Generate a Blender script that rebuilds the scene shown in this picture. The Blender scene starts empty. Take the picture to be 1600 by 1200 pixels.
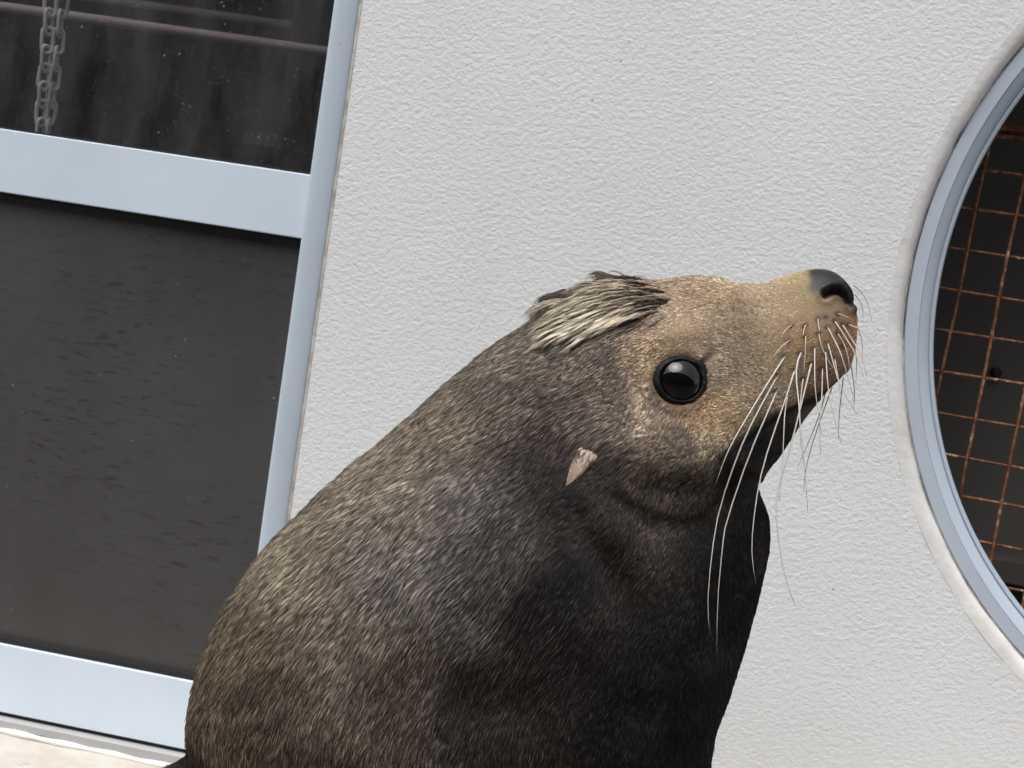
import bpy, bmesh, math, random
import numpy as np
from mathutils import Vector, Matrix
from mathutils.kdtree import KDTree

random.seed(4); rng = np.random.default_rng(11)
scene = bpy.context.scene
C = scene.collection

# ------------------------------------------------------------------ camera
F = 2000.0                       # focal length in photo pixels (1600 wide)
YAW, PITCH, ROLL = math.radians(6.503), math.radians(5.133), math.radians(8.81)
CAM = np.array([0.0, -1.58, 0.715])
_cy, _sy, _cp, _sp = math.cos(YAW), math.sin(YAW), math.cos(PITCH), math.sin(PITCH)
FWD = np.array([-_sy*_cp, _cy*_cp, -_sp]); _r = np.array([_cy, _sy, 0]); _u = np.cross(_r, FWD)
RGT = math.cos(ROLL)*_r + math.sin(ROLL)*_u
UPV = -math.sin(ROLL)*_r + math.cos(ROLL)*_u
cd = bpy.data.cameras.new('camera'); cam = bpy.data.objects.new('camera', cd); C.objects.link(cam)
m = Matrix.Identity(4)
for i in range(3):
    m[i][0], m[i][1], m[i][2], m[i][3] = RGT[i], UPV[i], -FWD[i], CAM[i]
cam.matrix_world = m
cd.sensor_width = 36; cd.lens = 36*F/1600; cd.clip_start = 0.02; cd.clip_end = 500
cd.dof.use_dof = True; cd.dof.focus_distance = 1.04; cd.dof.aperture_fstop = 20
scene.camera = cam

# ------------------------------------------------------------------ sky, sun, exposure
SUN_EL, SUN_AZ = math.radians(66), math.radians(215)      # azimuth clockwise from +y
world = bpy.data.worlds.new('World'); scene.world = world; world.use_nodes = True
wn = world.node_tree.nodes; wl = world.node_tree.links; wn.clear()
sky = wn.new('ShaderNodeTexSky'); sky.sky_type = 'NISHITA'; sky.sun_disc = False
sky.sun_elevation = SUN_EL; sky.sun_rotation = SUN_AZ
sky.air_density = 1.0; sky.dust_density = 4.0; sky.ozone_density = 1.0
hs = wn.new('ShaderNodeHueSaturation'); hs.inputs['Saturation'].default_value = 0.42   # cloud cover
bg = wn.new('ShaderNodeBackground'); bg.inputs['Strength'].default_value = 0.15
wo = wn.new('ShaderNodeOutputWorld')
wl.new(sky.outputs[0], hs.inputs['Color']); wl.new(hs.outputs[0], bg.inputs[0]); wl.new(bg.outputs[0], wo.inputs[0])
sd = bpy.data.lights.new('sun', 'SUN'); sd.energy = 1.4; sd.angle = math.radians(50); sd.color = (1.0, 0.98, 0.955)
sun = bpy.data.objects.new('sun', sd); C.objects.link(sun); sun.location = (-2, -3, 6)
sv = Vector((math.sin(SUN_AZ)*math.cos(SUN_EL), math.cos(SUN_AZ)*math.cos(SUN_EL), math.sin(SUN_EL)))
sun.rotation_euler = sv.to_track_quat('Z', 'Y').to_euler()
scene.view_settings.view_transform = 'Standard'; scene.view_settings.look = 'None'
scene.view_settings.exposure = 0.74; scene.view_settings.gamma = 1.0; scene.view_settings.use_curve_mapping = False
scene.render.engine = 'CYCLES'
cy = scene.cycles
cy.max_bounces = 6; cy.diffuse_bounces = 3; cy.glossy_bounces = 4; cy.transparent_max_bounces = 16
cy.use_denoising = True
try: scene.cycles_curves.shape = 'RIBBONS'
except Exception: pass

# ------------------------------------------------------------------ helpers
def s2l(c):
    return tuple(((v/255.0)/12.92 if v/255.0 <= 0.04045 else ((v/255.0+0.055)/1.055)**2.4) for v in c)
def ray(px, py):
    return ((px-800)/F)*RGT + ((600-py)/F)*UPV + FWD
def at(px, py, y=0.0):
    d = ray(px, py); t = (y-CAM[1])/d[1]; return CAM + t*d

class Mat:
    """small node-graph helper round one Principled material"""
    def __init__(s, name, col=(.5,.5,.5), rough=.6, metal=0.0, spec=0.5):
        s.m = bpy.data.materials.new(name); s.m.use_nodes = True; s.t = s.m.node_tree; s.n = s.t.nodes; s.l = s.t.links
        s.b = s.n['Principled BSDF']; s.b.inputs['Base Color'].default_value = (*col, 1)
        s.b.inputs['Roughness'].default_value = rough; s.b.inputs['Metallic'].default_value = metal
        s.b.inputs['Specular IOR Level'].default_value = spec
        s.tc = s.n.new('ShaderNodeTexCoord'); s.co = s.tc.outputs['Object']
    def node(s, t, **kw):
        n = s.n.new(t)
        for k, v in kw.items():
            if k in n.inputs: n.inputs[k].default_value = v
            else: setattr(n, k, v)
        return n
    def mapping(s, scale=(1,1,1), rot=(0,0,0)):
        n = s.n.new('ShaderNodeMapping'); n.inputs['Scale'].default_value = scale; n.inputs['Rotation'].default_value = rot
        s.l.new(s.co, n.inputs['Vector']); return n.outputs[0]
    def noise(s, scale, detail=4, rough=.55, vec=None, dist=0):
        n = s.n.new('ShaderNodeTexNoise'); n.inputs['Scale'].default_value = scale; n.inputs['Detail'].default_value = detail
        n.inputs['Roughness'].default_value = rough; n.inputs['Distortion'].default_value = dist
        s.l.new(vec or s.co, n.inputs['Vector']); return n.outputs['Fac']
    def voro(s, scale, vec=None, feature='F1'):
        n = s.n.new('ShaderNodeTexVoronoi'); n.feature = feature; n.inputs['Scale'].default_value = scale
        s.l.new(vec or s.co, n.inputs['Vector']); return n.outputs['Distance']
    def ramp(s, fac, stops, interp='LINEAR'):
        n = s.n.new('ShaderNodeValToRGB'); n.color_ramp.interpolation = interp
        e = n.color_ramp.elements
        while len(e) > 2: e.remove(e[-1])
        for i, (p, c) in enumerate(stops):
            if i >= 2: e.new(p)
            c = (c, c, c) if not hasattr(c, '__len__') else c
            e[i].position = p; e[i].color = (*c, 1)
        s.l.new(fac, n.inputs['Fac']); return n.outputs['Color']
    def math(s, op, a, b=0.0, clamp=False):
        n = s.n.new('ShaderNodeMath'); n.operation = op; n.use_clamp = clamp
        for i, v in enumerate((a, b)):
            if hasattr(v, 'is_linked'): s.l.new(v, n.inputs[i])
            else: n.inputs[i].default_value = v
        return n.outputs[0]
    def mix(s, fac, a, b, mode='MIX'):
        n = s.n.new('ShaderNodeMix'); n.data_type = 'RGBA'; n.blend_type = mode
        for i, v in ((0, fac), (6, a), (7, b)):
            if hasattr(v, 'is_linked'): s.l.new(v, n.inputs[i])
            else: n.inputs[i].default_value = v if i == 0 else (*v, 1)
        return n.outputs[2]
    def bump(s, h, strength=.5, dist=.002, normal=None):
        n = s.n.new('ShaderNodeBump'); n.inputs['Strength'].default_value = strength; n.inputs['Distance'].default_value = dist
        s.l.new(h, n.inputs['Height'])
        if normal is not None: s.l.new(normal, n.inputs['Normal'])
        return n.outputs[0]
    def set(s, **kw):
        for k, v in kw.items():
            k = {'color':'Base Color','rough':'Roughness','normal':'Normal','alpha':'Alpha'}.get(k, k)
            if hasattr(v, 'is_linked'): s.l.new(v, s.b.inputs[k])
            else: s.b.inputs[k].default_value = v
        return s

def tag(o, label=None, cat=None, group=None, kind=None):
    for k, v in (('label', label), ('category', cat), ('group', group), ('kind', kind)):
        if v: o[k] = v
    return o
def link(name, me, mat, parent=None, smooth=False):
    o = bpy.data.objects.new(name, me); C.objects.link(o)
    if mat is not None:
        me.materials.clear(); me.materials.append(mat.m if isinstance(mat, Mat) else mat)
    if smooth: me.polygons.foreach_set('use_smooth', [True]*len(me.polygons))
    if parent is not None: o.parent = parent
    return o
def empty(name, loc=(0,0,0)):
    o = bpy.data.objects.new(name, None); C.objects.link(o); o.location = loc; o.empty_display_size = .05; return o
def mesh(name, verts, faces):
    me = bpy.data.meshes.new(name); me.from_pydata([tuple(map(float, v)) for v in verts], [], faces); me.update(); return me
def box_bm(bm, x0, x1, y0, y1, z0, z1, bev=0.0):
    r = bmesh.ops.create_cube(bm, size=1.0)
    for v in r['verts']:
        v.co = Vector(((x0+x1)/2 + v.co.x*(x1-x0), (y0+y1)/2 + v.co.y*(y1-y0), (z0+z1)/2 + v.co.z*(z1-z0)))
    if bev > 0:
        ed = list({e for v in r['verts'] for e in v.link_edges})
        bmesh.ops.bevel(bm, geom=ed, offset=bev, segments=2, profile=.5, affect='EDGES')
def box(name, x0, x1, y0, y1, z0, z1, mat, parent=None, bev=0.0, off=(0,0,0)):
    bm = bmesh.new(); box_bm(bm, x0-off[0], x1-off[0], y0-off[1], y1-off[1], z0-off[2], z1-off[2], bev)
    me = bpy.data.meshes.new(name); bm.to_mesh(me); bm.free()
    return link(name, me, mat, parent)
def tube_mesh(name, pts, radii, seg=8, closed=False):
    pts = [Vector(p) for p in pts]; n = len(pts); V = []; Fc = []
    up = None
    for i, p in enumerate(pts):
        a = pts[(i-1) % n] if (closed or i > 0) else p; b = pts[(i+1) % n] if (closed or i < n-1) else p
        t = (b-a).normalized()
        if up is None:
            up = t.orthogonal().normalized()
        up = (up - t*up.dot(t)).normalized(); w = t.cross(up)
        for k in range(seg):
            an = 2*math.pi*k/seg
            V.append(p + (up*math.cos(an) + w*math.sin(an))*radii[i])
    for i in range(n if closed else n-1):
        j = (i+1) % n
        for k in range(seg):
            l = (k+1) % seg
            Fc.append((i*seg+k, i*seg+l, j*seg+l, j*seg+k))
    if not closed:
        Fc.append(tuple(range(seg))[::-1]); Fc.append(tuple((n-1)*seg+k for k in range(seg)))
    me = mesh(name, V, Fc); me.polygons.foreach_set('use_smooth', [True]*len(me.polygons)); return me
def vnoise(P, scale, seed=0):
    """cheap smooth 3-D value noise, P (n,3) -> (n,) in -1..1"""
    r = np.random.default_rng(seed); T = r.uniform(-1, 1, 4096)
    Q = P*scale; I = np.floor(Q).astype(np.int64); f = Q-I; f = f*f*(3-2*f); out = 0
    for dx in (0, 1):
        for dy in (0, 1):
            for dz in (0, 1):
                h = ((I[:,0]+dx)*73856093 ^ (I[:,1]+dy)*19349663 ^ (I[:,2]+dz)*83492791) & 4095
                w = (f[:,0] if dx else 1-f[:,0])*(f[:,1] if dy else 1-f[:,1])*(f[:,2] if dz else 1-f[:,2])
                out = out + w*T[h]
    return out

# ------------------------------------------------------------------ materials of the place
M_st = Mat('stucco', rough=.72, spec=.3)
_v = M_st.mapping((1.0, 1.0, 1.25), (0, .12, 0))
_h1 = M_st.noise(128, 3, .66, _v, .1); _h2 = M_st.voro(215, _v, 'SMOOTH_F1'); _h3 = M_st.noise(420, 2)
_hh = M_st.math('ADD', M_st.math('MULTIPLY', _h1, 1.9), M_st.math('MULTIPLY', _h2, -.55))
_hh = M_st.math('ADD', _hh, M_st.math('MULTIPLY', _h3, .22))
_big = M_st.noise(3.2, 4, .6)
_col = M_st.mix(M_st.ramp(_big, [(.35, 0.0), (.75, 1.0)]), (.79, .81, .82), (.74, .75, .75))
_spk = M_st.math('MULTIPLY', M_st.ramp(M_st.voro(46), [(.0, 1.0), (.055, 1.0), (.075, 0.0)]), M_st.ramp(M_st.noise(7, 2), [(.60, 0.0), (.66, .85)]))
_col = M_st.mix(_spk, _col, (.17, .15, .13))
M_st.set(color=_col, normal=M_st.bump(_hh, .40, .0015))

M_lip = Mat('smooth_render_lip', rough=.75, spec=.25)
_n = M_lip.noise(26, 5, .65); _c = M_lip.mix(M_lip.ramp(_n, [(.40, 0.0), (.72, 1.0)]), (.79, .79, .78), (.69, .665, .63))
_c = M_lip.mix(M_lip.ramp(M_lip.voro(70), [(.0, .6), (.03, .6), (.05, 0.0)]), _c, (.3, .25, .2))
M_lip.set(color=_c, normal=M_lip.bump(M_lip.noise(120, 4), .5, .0014))
M_caulk = Mat('old_sealant', rough=.6)
M_caulk.set(color=M_caulk.mix(M_caulk.ramp(M_caulk.noise(40, 5, .7), [(.42, 0.0), (.66, 1.0)]), (.62, .59, .53), (.30, .26, .21)), normal=M_caulk.bump(M_caulk.noise(160, 3), .6, .001))

def alu(name, col, rough=.38):
    a = Mat(name, col, rough, 0.0, .5)
    n = a.noise(5, 3); n2 = a.noise(90, 3, .6)
    sp = a.math('MULTIPLY', a.ramp(a.voro(38), [(.0, 1.0), (.05, 1.0), (.075, 0.0)]), a.ramp(a.noise(9, 2), [(.58, 0.0), (.66, .8)]))
    c = a.mix(a.ramp(n, [(.3, 0.0), (.75, 1.0)]), col, tuple(v*.90 for v in col))
    c = a.mix(sp, c, (.16, .14, .13))
    a.set(color=c, rough=a.math('ADD', a.math('MULTIPLY', n2, .18), rough-.08)); return a
M_rail = alu('painted_aluminium', (.69, .795, .905), .34)
M_rail_shaded = alu('painted_aluminium_shaded', (.545, .635, .72), .36)  # rail paint darkened to stand for shading on the turned jamb face
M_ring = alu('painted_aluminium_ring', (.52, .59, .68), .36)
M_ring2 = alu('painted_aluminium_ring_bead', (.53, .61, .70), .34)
M_track = alu('track_aluminium', (.42, .42, .42), .5)
M_gask = Mat('black_rubber', (.012, .011, .011), .6)
M_dark = Mat('dark_interior', rough=.85)
M_dark.set(color=M_dark.mix(M_dark.noise(4, 4, .6), (.05, .042, .039), (.085, .072, .066)))
M_brd = Mat('dark_board', rough=.8)
M_brd.set(color=M_brd.mix(M_brd.noise(7, 5, .6), (.10, .093, .085), (.135, .125, .112)))
M_wood = Mat('dark_timber', rough=.7)
M_wood.set(color=M_wood.mix(M_wood.noise(6, 4, .6, M_wood.mapping((12, 12, 1))), (.03, .02, .016), (.075, .052, .042)))
M_pipe = Mat('faded_conduit', (.55, .46, .48), .5)
M_grey = Mat('grey_cabinet', (.17, .18, .19), .6)
M_tin = Mat('pale_box_card', (.6, .52, .45), .7)

# rusty wire
M_rust = Mat('rusty_wire', rough=.82, spec=.3)
_n = M_rust.noise(85, 5, .7); _n2 = M_rust.noise(16, 3)
_c = M_rust.mix(M_rust.ramp(_n, [(.36, 0.0), (.62, 1.0)]), (.06, .024, .016), (.26, .105, .045))
_c = M_rust.mix(M_rust.math('MULTIPLY', M_rust.ramp(M_rust.noise(130, 3), [(.52, 0.0), (.66, 1.0)]), M_rust.ramp(_n2, [(.45, 0.0), (.62, .8)])), _c, (.55, .46, .34))
M_rust.set(color=_c, normal=M_rust.bump(_n, .7, .0008))
# galvanised chain
M_chain = Mat('galvanised_steel', (.42, .44, .42), .5, .0)
M_chain.set(color=M_chain.mix(M_chain.noise(60, 4), (.66, .69, .65), (.80, .82, .78)))

# clear dusty glass
def glass_mat():
    g = Mat('dusty_glass'); n, l = g.n, g.l
    out = n['Material Output']
    tr = n.new('ShaderNodeBsdfTransparent'); tr.inputs[0].default_value = (.80, .79, .78, 1)
    gl = n.new('ShaderNodeBsdfGlossy'); gl.inputs['Roughness'].default_value = .02
    fr = n.new('ShaderNodeFresnel'); ge = n.new('ShaderNodeNewGeometry'); l.new(g.math('ADD', 1.5, g.math('MULTIPLY', ge.outputs['Backfacing'], 1/1.5-1.5)), fr.inputs['IOR'])
    m1 = n.new('ShaderNodeMixShader'); l.new(fr.outputs[0], m1.inputs[0]); l.new(tr.outputs[0], m1.inputs[1]); l.new(gl.outputs[0], m1.inputs[2])
    df = n.new('ShaderNodeBsdfDiffuse'); df.inputs[0].default_value = (.42, .43, .44, 1)
    sp = g.math('MULTIPLY', g.ramp(g.voro(95), [(.0, 1.0), (.10, .9), (.17, 0.0)]), g.ramp(g.noise(26, 3), [(.56, 0.0), (.66, .40)]))
    sp2 = g.math('MULTIPLY', g.ramp(g.voro(260), [(.0, 1.0), (.12, .8), (.2, 0.0)]), g.ramp(g.noise(60, 3), [(.48, 0.0), (.60, .32)]))
    film = g.ramp(g.noise(7, 5, .65, g.mapping((2.5, 1, .7))), [(.36, .02), (.75, .09)])
    f = g.math('ADD', g.math('MAXIMUM', sp, sp2), film, True)
    m2 = n.new('ShaderNodeMixShader'); l.new(f, m2.inputs[0]); l.new(m1.outputs[0], m2.inputs[1]); l.new(df.outputs[0], m2.inputs[2])
    l.new(m2.outputs[0], out.inputs[0]); n.remove(g.b); return g
M_glass = glass_mat()
# lower pane: dark tinted, water-marked
M_tint = Mat('tinted_pane', (.018, .0165, .0155), .2, 0, .5)
_w = M_tint.mapping((.6, 1, 2.4)); _sm = M_tint.noise(80, 4, .6, _w, .5); _zone = M_tint.noise(3.4, 3, .5)
_smz = M_tint.math('MULTIPLY', M_tint.ramp(_sm, [(.55, 0.0), (.70, 1.0)]), M_tint.ramp(_zone, [(.36, 0.0), (.58, 1.0)]))
_strk = M_tint.noise(10, 4, .6, M_tint.mapping((1.6, 1, .5)))
_c = M_tint.mix(M_tint.ramp(_strk, [(.35, 0.0), (.75, 1.0)]), (.060, .058, .056), (.068, .066, .065))
_c = M_tint.mix(M_tint.ramp(M_tint.noise(2.1, 3, .5), [(.35, 0.0), (.65, .75)]), _c, (.088, .087, .088))
_c = M_tint.mix(_smz, _c, (.030, .027, .025))
_sp = M_tint.math('MULTIPLY', M_tint.ramp(M_tint.voro(55), [(.0, 1.0), (.06, .9), (.10, 0.0)]), M_tint.ramp(M_tint.noise(17, 2), [(.54, 0.0), (.64, .7)]))
_c = M_tint.mix(_sp, _c, (.34, .34, .32))
M_tint.set(color=_c, rough=M_tint.ramp(_smz, [(0, .26), (1, .5)]), normal=M_tint.bump(_sm, .10, .001))

# floor
M_fl = Mat('painted_concrete', rough=.7, spec=.3)
_n = M_fl.noise(14, 6, .65); _c = M_fl.mix(M_fl.ramp(_n, [(.36, 0.0), (.6, 1.0)]), (.46, .42, .36), (.54, .51, .46))
_c = M_fl.mix(M_fl.ramp(M_fl.noise(44, 5, .7), [(.60, 0.0), (.70, .75)]), _c, (.32, .29, .26))
M_fl.set(color=_c, normal=M_fl.bump(M_fl.noise(70, 4), .4, .002))
M_opp = Mat('weathered_cladding', rough=.8)
M_opp.set(color=M_opp.mix(M_opp.noise(2.2, 4, .6), (.055, .05, .046), (.11, .10, .092)))
M_roof = Mat('dark_roof_sheet', (.08, .085, .09), .6)

# ------------------------------------------------------------------ ground
M_wet = Mat('damp_concrete', rough=.5, spec=.4)
M_wet.set(color=M_wet.mix(M_wet.ramp(M_wet.noise(3, 5, .6), [(.35, 0.0), (.7, 1.0)]), (.045, .043, .041), (.10, .095, .09)), normal=M_wet.bump(M_wet.noise(60, 4), .3, .002))
g = mesh('ground', [(-60,-60,-.004),(60,-60,-.004),(60,.12,-.004),(-60,.12,-.004)], [(0,1,2,3)])
tag(link('ground', g, M_wet), kind='structure')
g = mesh('apron', [(-6,-.30,0),(6,-.30,0),(6,.12,0),(-6,.12,0)], [(0,1,2,3)])
tag(link('apron', g, M_fl), kind='structure')

# ------------------------------------------------------------------ stucco wall with a round opening
WX0, WX1, WZ1 = -.4395, 3.2, 2.7
RC = np.array([.824, .778]); RO = .550          # ring centre (x, z) and outer radius
wall = empty('stucco_wall', (WX0, 0, 0))
tag(wall, 'white textured stucco wall behind the sea lion', 'wall')
def wall_face():
    V = []; Fc = []; N = 256; RW = RO+.020; H = .70
    for k in range(N):
        a = 2*math.pi*k/N; V.append((RC[0]+RW*math.cos(a), 0, RC[1]+RW*math.sin(a)))
    for k in range(N):
        a = 2*math.pi*k/N; c, s = math.cos(a), math.sin(a); q = H/max(abs(c), abs(s)); V.append((RC[0]+q*c, 0, RC[1]+q*s))
    for k in range(N):
        l = (k+1) % N; Fc.append((k, k+N, l+N, l))
    xa, xb, za, zb = RC[0]-H, RC[0]+H, RC[1]-H, RC[1]+H
    for (x0, x1, z0, z1) in ((WX0, xa, 0, WZ1), (xb, WX1, 0, WZ1), (xa, xb, 0, za), (xa, xb, zb, WZ1)):
        i = len(V); V += [(x0,0,z0),(x1,0,z0),(x1,0,z1),(x0,0,z1)]; Fc.append((i,i+1,i+2,i+3))
    i = len(V); V += [(WX0,0,0),(WX0,.12,0),(WX0,.12,WZ1),(WX0,0,WZ1)]; Fc.append((i,i+3,i+2,i+1))      # side of the opening
    # wall over the door
    i = len(V); V += [(-2.2,0,2.15),(WX0,0,2.15),(WX0,0,WZ1),(-2.2,0,WZ1)]; Fc.append((i,i+1,i+2,i+3))
    i = len(V); V += [(-5,0,0),(-2.2,0,0),(-2.2,0,WZ1),(-5,0,WZ1)]; Fc.append((i,i+1,i+2,i+3))
    return mesh('render_face', [(v[0]-WX0, v[1], v[2]) for v in V], Fc)
link('render_face', wall_face(), M_st, wall)
def ring_mesh(name, prof, N=256, wob=0.0, origin=(0,0,0)):
    V = []; Fc = []; P = len(prof); rr = np.random.default_rng(5)
    ph = rr.uniform(0, 6.28, 6)
    for k in range(N):
        a = 2*math.pi*k/N
        w = wob*sum(math.sin(a*f+p)/(1+i*.3) for i, (f, p) in enumerate(zip((5, 11, 19, 31, 47, 73), ph)))
        for j, (r, y) in enumerate(prof):
            q = r + (w if 0 < j < P-1 else 0)
            V.append((RC[0]+q*math.cos(a)-origin[0], y+w*.4-origin[1], RC[1]+q*math.sin(a)-origin[2]))
    for k in range(N):
        l = (k+1) % N
        for j in range(P-1): Fc.append((k*P+j, k*P+j+1, l*P+j+1, l*P+j))
    return mesh(name, V, Fc)
link('opening_lip', ring_mesh('opening_lip', [(RO+.0202,-.0002),(RO+.016,.0002),(RO+.010,.0010),(RO+.0045,.0036),(RO+.001,.0095),(RO+.0005,.05),(RO+.0005,.1)], origin=(WX0,0,0), wob=.0006), M_lip, wall, True)

# ------------------------------------------------------------------ round window frame
rw = empty('round_window', (RC[0], .02, RC[1]-RO)); o_ = (RC[0], .02, RC[1]-RO)
tag(rw, 'round window with a pale blue-grey metal ring set into the stucco wall', 'window')
link('sealant', ring_mesh('sealant', [(RO+.0025,.022),(RO+.0022,.0135),(RO+.0005,.0105),(RO-.0015,.0115),(RO-.002,.03)], wob=.0007, origin=o_), M_caulk, rw, True)
def flat_ring(name, prof, mat): 
    o = link(name, ring_mesh(name, prof, origin=o_), mat, rw, True)
    o.data.set_sharp_from_angle(angle=math.radians(28)); return o
flat_ring('outer_ring', [(.5482,.03),(.5480,.0105),(.5470,.0090),(.5328,.0092),(.5325,.0096),(.5324,.03)], M_ring)
flat_ring('inner_ring', [(.53235,.03),(.5323,.0112),(.5316,.0104),(.5250,.0148),(.5190,.0190),(.5182,.0205),(.5180,.045)], M_ring2)
flat_ring('glazing_bead', [(.5178,.045),(.5176,.0225),(.5160,.0205),(.5130,.0215),(.5112,.0245),(.5105,.030),(.5103,.060),(.5150,.066)], M_ring)

# ------------------------------------------------------------------ rusty wire mesh
wm = empty('wire_mesh', (RC[0], .085, RC[1]-.6)); wo_ = np.array((RC[0], .085, RC[1]-.6))
tag(wm, 'rusty welded wire mesh stretched behind the round window', 'mesh')
def wire(p0, p1, r, seed):
    rr = np.random.default_rng(seed); n = 26; pts = []; rad = []
    ph = rr.uniform(0, 6.28, 4)
    for i in range(n):
        t = i/(n-1); p = np.array(p0)*(1-t)+np.array(p1)*t - wo_
        a = .0011*math.sin(7*t+ph[0])+.0007*math.sin(17*t+ph[1])
        pts.append(p+np.array((a, .0008*math.sin(11*t+ph[2]), a))); rad.append(r*(1+.16*rr.uniform(-1, 1)))
    return tube_mesh('wire', pts, rad, 6)
k = 0
for i in range(-1, 20):
    x = .3485+.0505*i; h = math.sqrt(max(0, .56**2-(x-RC[0])**2))
    if h < .05: continue
    link('wire', wire((x-.004,.0830,RC[1]-h),(x+.004,.0830,RC[1]+h),.0021,k), M_rust, wm); k += 1
for i in range(-9, 12):
    z = .7185+.0513*i; 
    if abs(z-RC[1]) > .5: continue
    h = math.sqrt(.56**2-(z-RC[1])**2)
    link('wire', wire((RC[0]-h,.0868,z+.002),(RC[0]+h,.0868,z-.004),.00185,k), M_rust, wm); k += 1
for dz in (0, .011):
    p = at(1582, 199, .094); z = p[2]-dz
    h = math.sqrt(.54**2-(z-RC[1])**2)
    link('edge_rod', wire((RC[0]-h,.094,z),(RC[0]+h,.094,z-.003),.0042,k), M_rust, wm); k += 1
# dark box behind the round window
rb = empty('window_backing', (RC[0], .36, RC[1]-.7)); ro = (RC[0], .36, RC[1]-.7)
tag(rb, kind='structure')
box('back_board', RC[0]-.75, RC[0]+.75, .36, .38, RC[1]-.7, RC[1]+.7, M_brd, rb, off=ro)
for nm, a in (('side_board', (RC[0]-.75, RC[0]-.73, .11, .357, RC[1]-.7, RC[1]+.7)), ('side_board', (RC[0]+.73, RC[0]+.75, .11, .357, RC[1]-.7, RC[1]+.7)),
              ('top_board', (RC[0]-.727, RC[0]+.727, .11, .357, RC[1]+.68, RC[1]+.7)), ('bottom_board', (RC[0]-.727, RC[0]+.727, .11, .357, RC[1]-.7, RC[1]-.68))):
    box(nm, *a, M_brd, rb, off=ro)
zz = at(1560, 872, .25)[2]
sh = box('wooden_ledge', RC[0]-.726, RC[0]+.726, .235, .356, zz-.030, zz, M_dark)
tag(sh, 'dark narrow ledge in shadow low behind the round window', 'ledge')
pp = at(1558, 583, .345)
kn = link('knot_hole', tube_mesh('knot_hole', [(pp[0], .3555, pp[2]), (pp[0], .349, pp[2])], [.008, .008], 12), M_gask)
kn.parent = rb; kn.matrix_parent_inverse = Matrix.Translation((-ro[0], -ro[1], -ro[2]))

# ------------------------------------------------------------------ aluminium door
D0 = (-.473, 0, 0); DX1 = -.473; DX0 = -1.42
door = empty('aluminium_door', D0)
tag(door, 'pale blue aluminium door with dark glass beside the stucco wall', 'door')
def dbox(name, x0, x1, y0, y1, z0, z1, mat, bev=.0012, parent=door): return box(name, x0, x1, y0, y1, z0, z1, mat, parent, bev, off=D0)
# jamb: shallow rounded section
def jamb():
    prof = [(-.4735,.06),(-.4735,.0015),(-.4722,-.0028),(-.469,-.0040),(-.462,-.0043),(-.452,-.0030),(-.4445,-.0008),(-.4412,.0015),(-.4402,.006),(-.4402,.06)]
    V = []; Fc = []
    for z in (0.0, 2.15):
        V += [(x+.473, y, z) for x, y in prof]
    n = len(prof)
    Fc = [(j, j+1, n+j+1, n+j) for j in range(n-1)]
    return mesh('jamb', V, Fc)
link('jamb', jamb(), M_rail_shaded, door, True)
box('jamb_sealant', WX0-.0012, WX0+.0022, -.0008, .02, .0, 2.15, M_caulk, door, .0008, off=D0)
dbox('middle_rail', DX0, DX1-.0008, .0045, .045, .7105, .7915, M_rail)
dbox('bottom_rail', DX0, DX1-.0008, .0045, .045, .0225, .115, M_rail)
dbox('stile', DX0-.045, DX0-.0008, .004, .045, .0225, 2.12, M_rail_shaded)
dbox('top_rail', DX0, DX1-.0008, .0045, .045, 2.05, 2.12, M_rail)
gp = dbox('glass_pane', DX0, DX1-.001, .0185, .0225, .7946, 2.0495, M_glass, 0)
lp = dbox('lower_pane', DX0, DX1-.001, .0185, .0245, .1216, .7064, M_tint, 0)
for z0, z1, pr in ((.7918, .7945, gp), (.7065, .7102, lp), (.1153, .1215, lp)):
    dbox('gasket', DX0, DX1-.001, .009, .030, z0, z1, M_gask, 0, pr)
dbox('draught_seal', DX0, DX1-.001, .009, .030, .0165, .0222, M_gask, 0)
dbox('track', DX0-.2, DX1-.0005, -.006, .06, .0003, .0164, M_track, .001)
# worn sealant at the foot of the track
fs = link('threshold_strip', tube_mesh('threshold_strip', [(x-D0[0], -.0085+.002*math.sin(x*37), .0022+.0012*math.sin(x*23)) for x in np.linspace(-1.5, -.45, 60)], [.0045+.0012*math.sin(i*1.7) for i in range(60)], 6), M_lip, door, True)

# ------------------------------------------------------------------ room behind the door glass
room = empty('store_room', (-1.4, .06, 0)); tag(room, kind='structure')
ro2 = (-1.4, .06, 0)
for nm, a in (('back_wall', (-2.8, .6, 2.2, 2.25, 0, 2.6)), ('side_wall', (-2.85, -2.8, .06, 2.2, 0, 2.6)), ('side_wall', (.05, .1, .40, 2.2, 0, 2.6)),
              ('room_floor', (-2.8, .05, .13, 2.2, -.03, -.001)), ('room_ceiling', (-2.8, .05, .06, 2.2, 2.6, 2.63)), ('partition', (-.4385, -.40, .0605, .399, 0, 2.6)), ('partition', (-.40,.05,.385,.399,0,2.6))):
    box(nm, *a, M_dark, room, off=ro2)
def at_room(px, py, y): return at(px, py, y)
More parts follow.
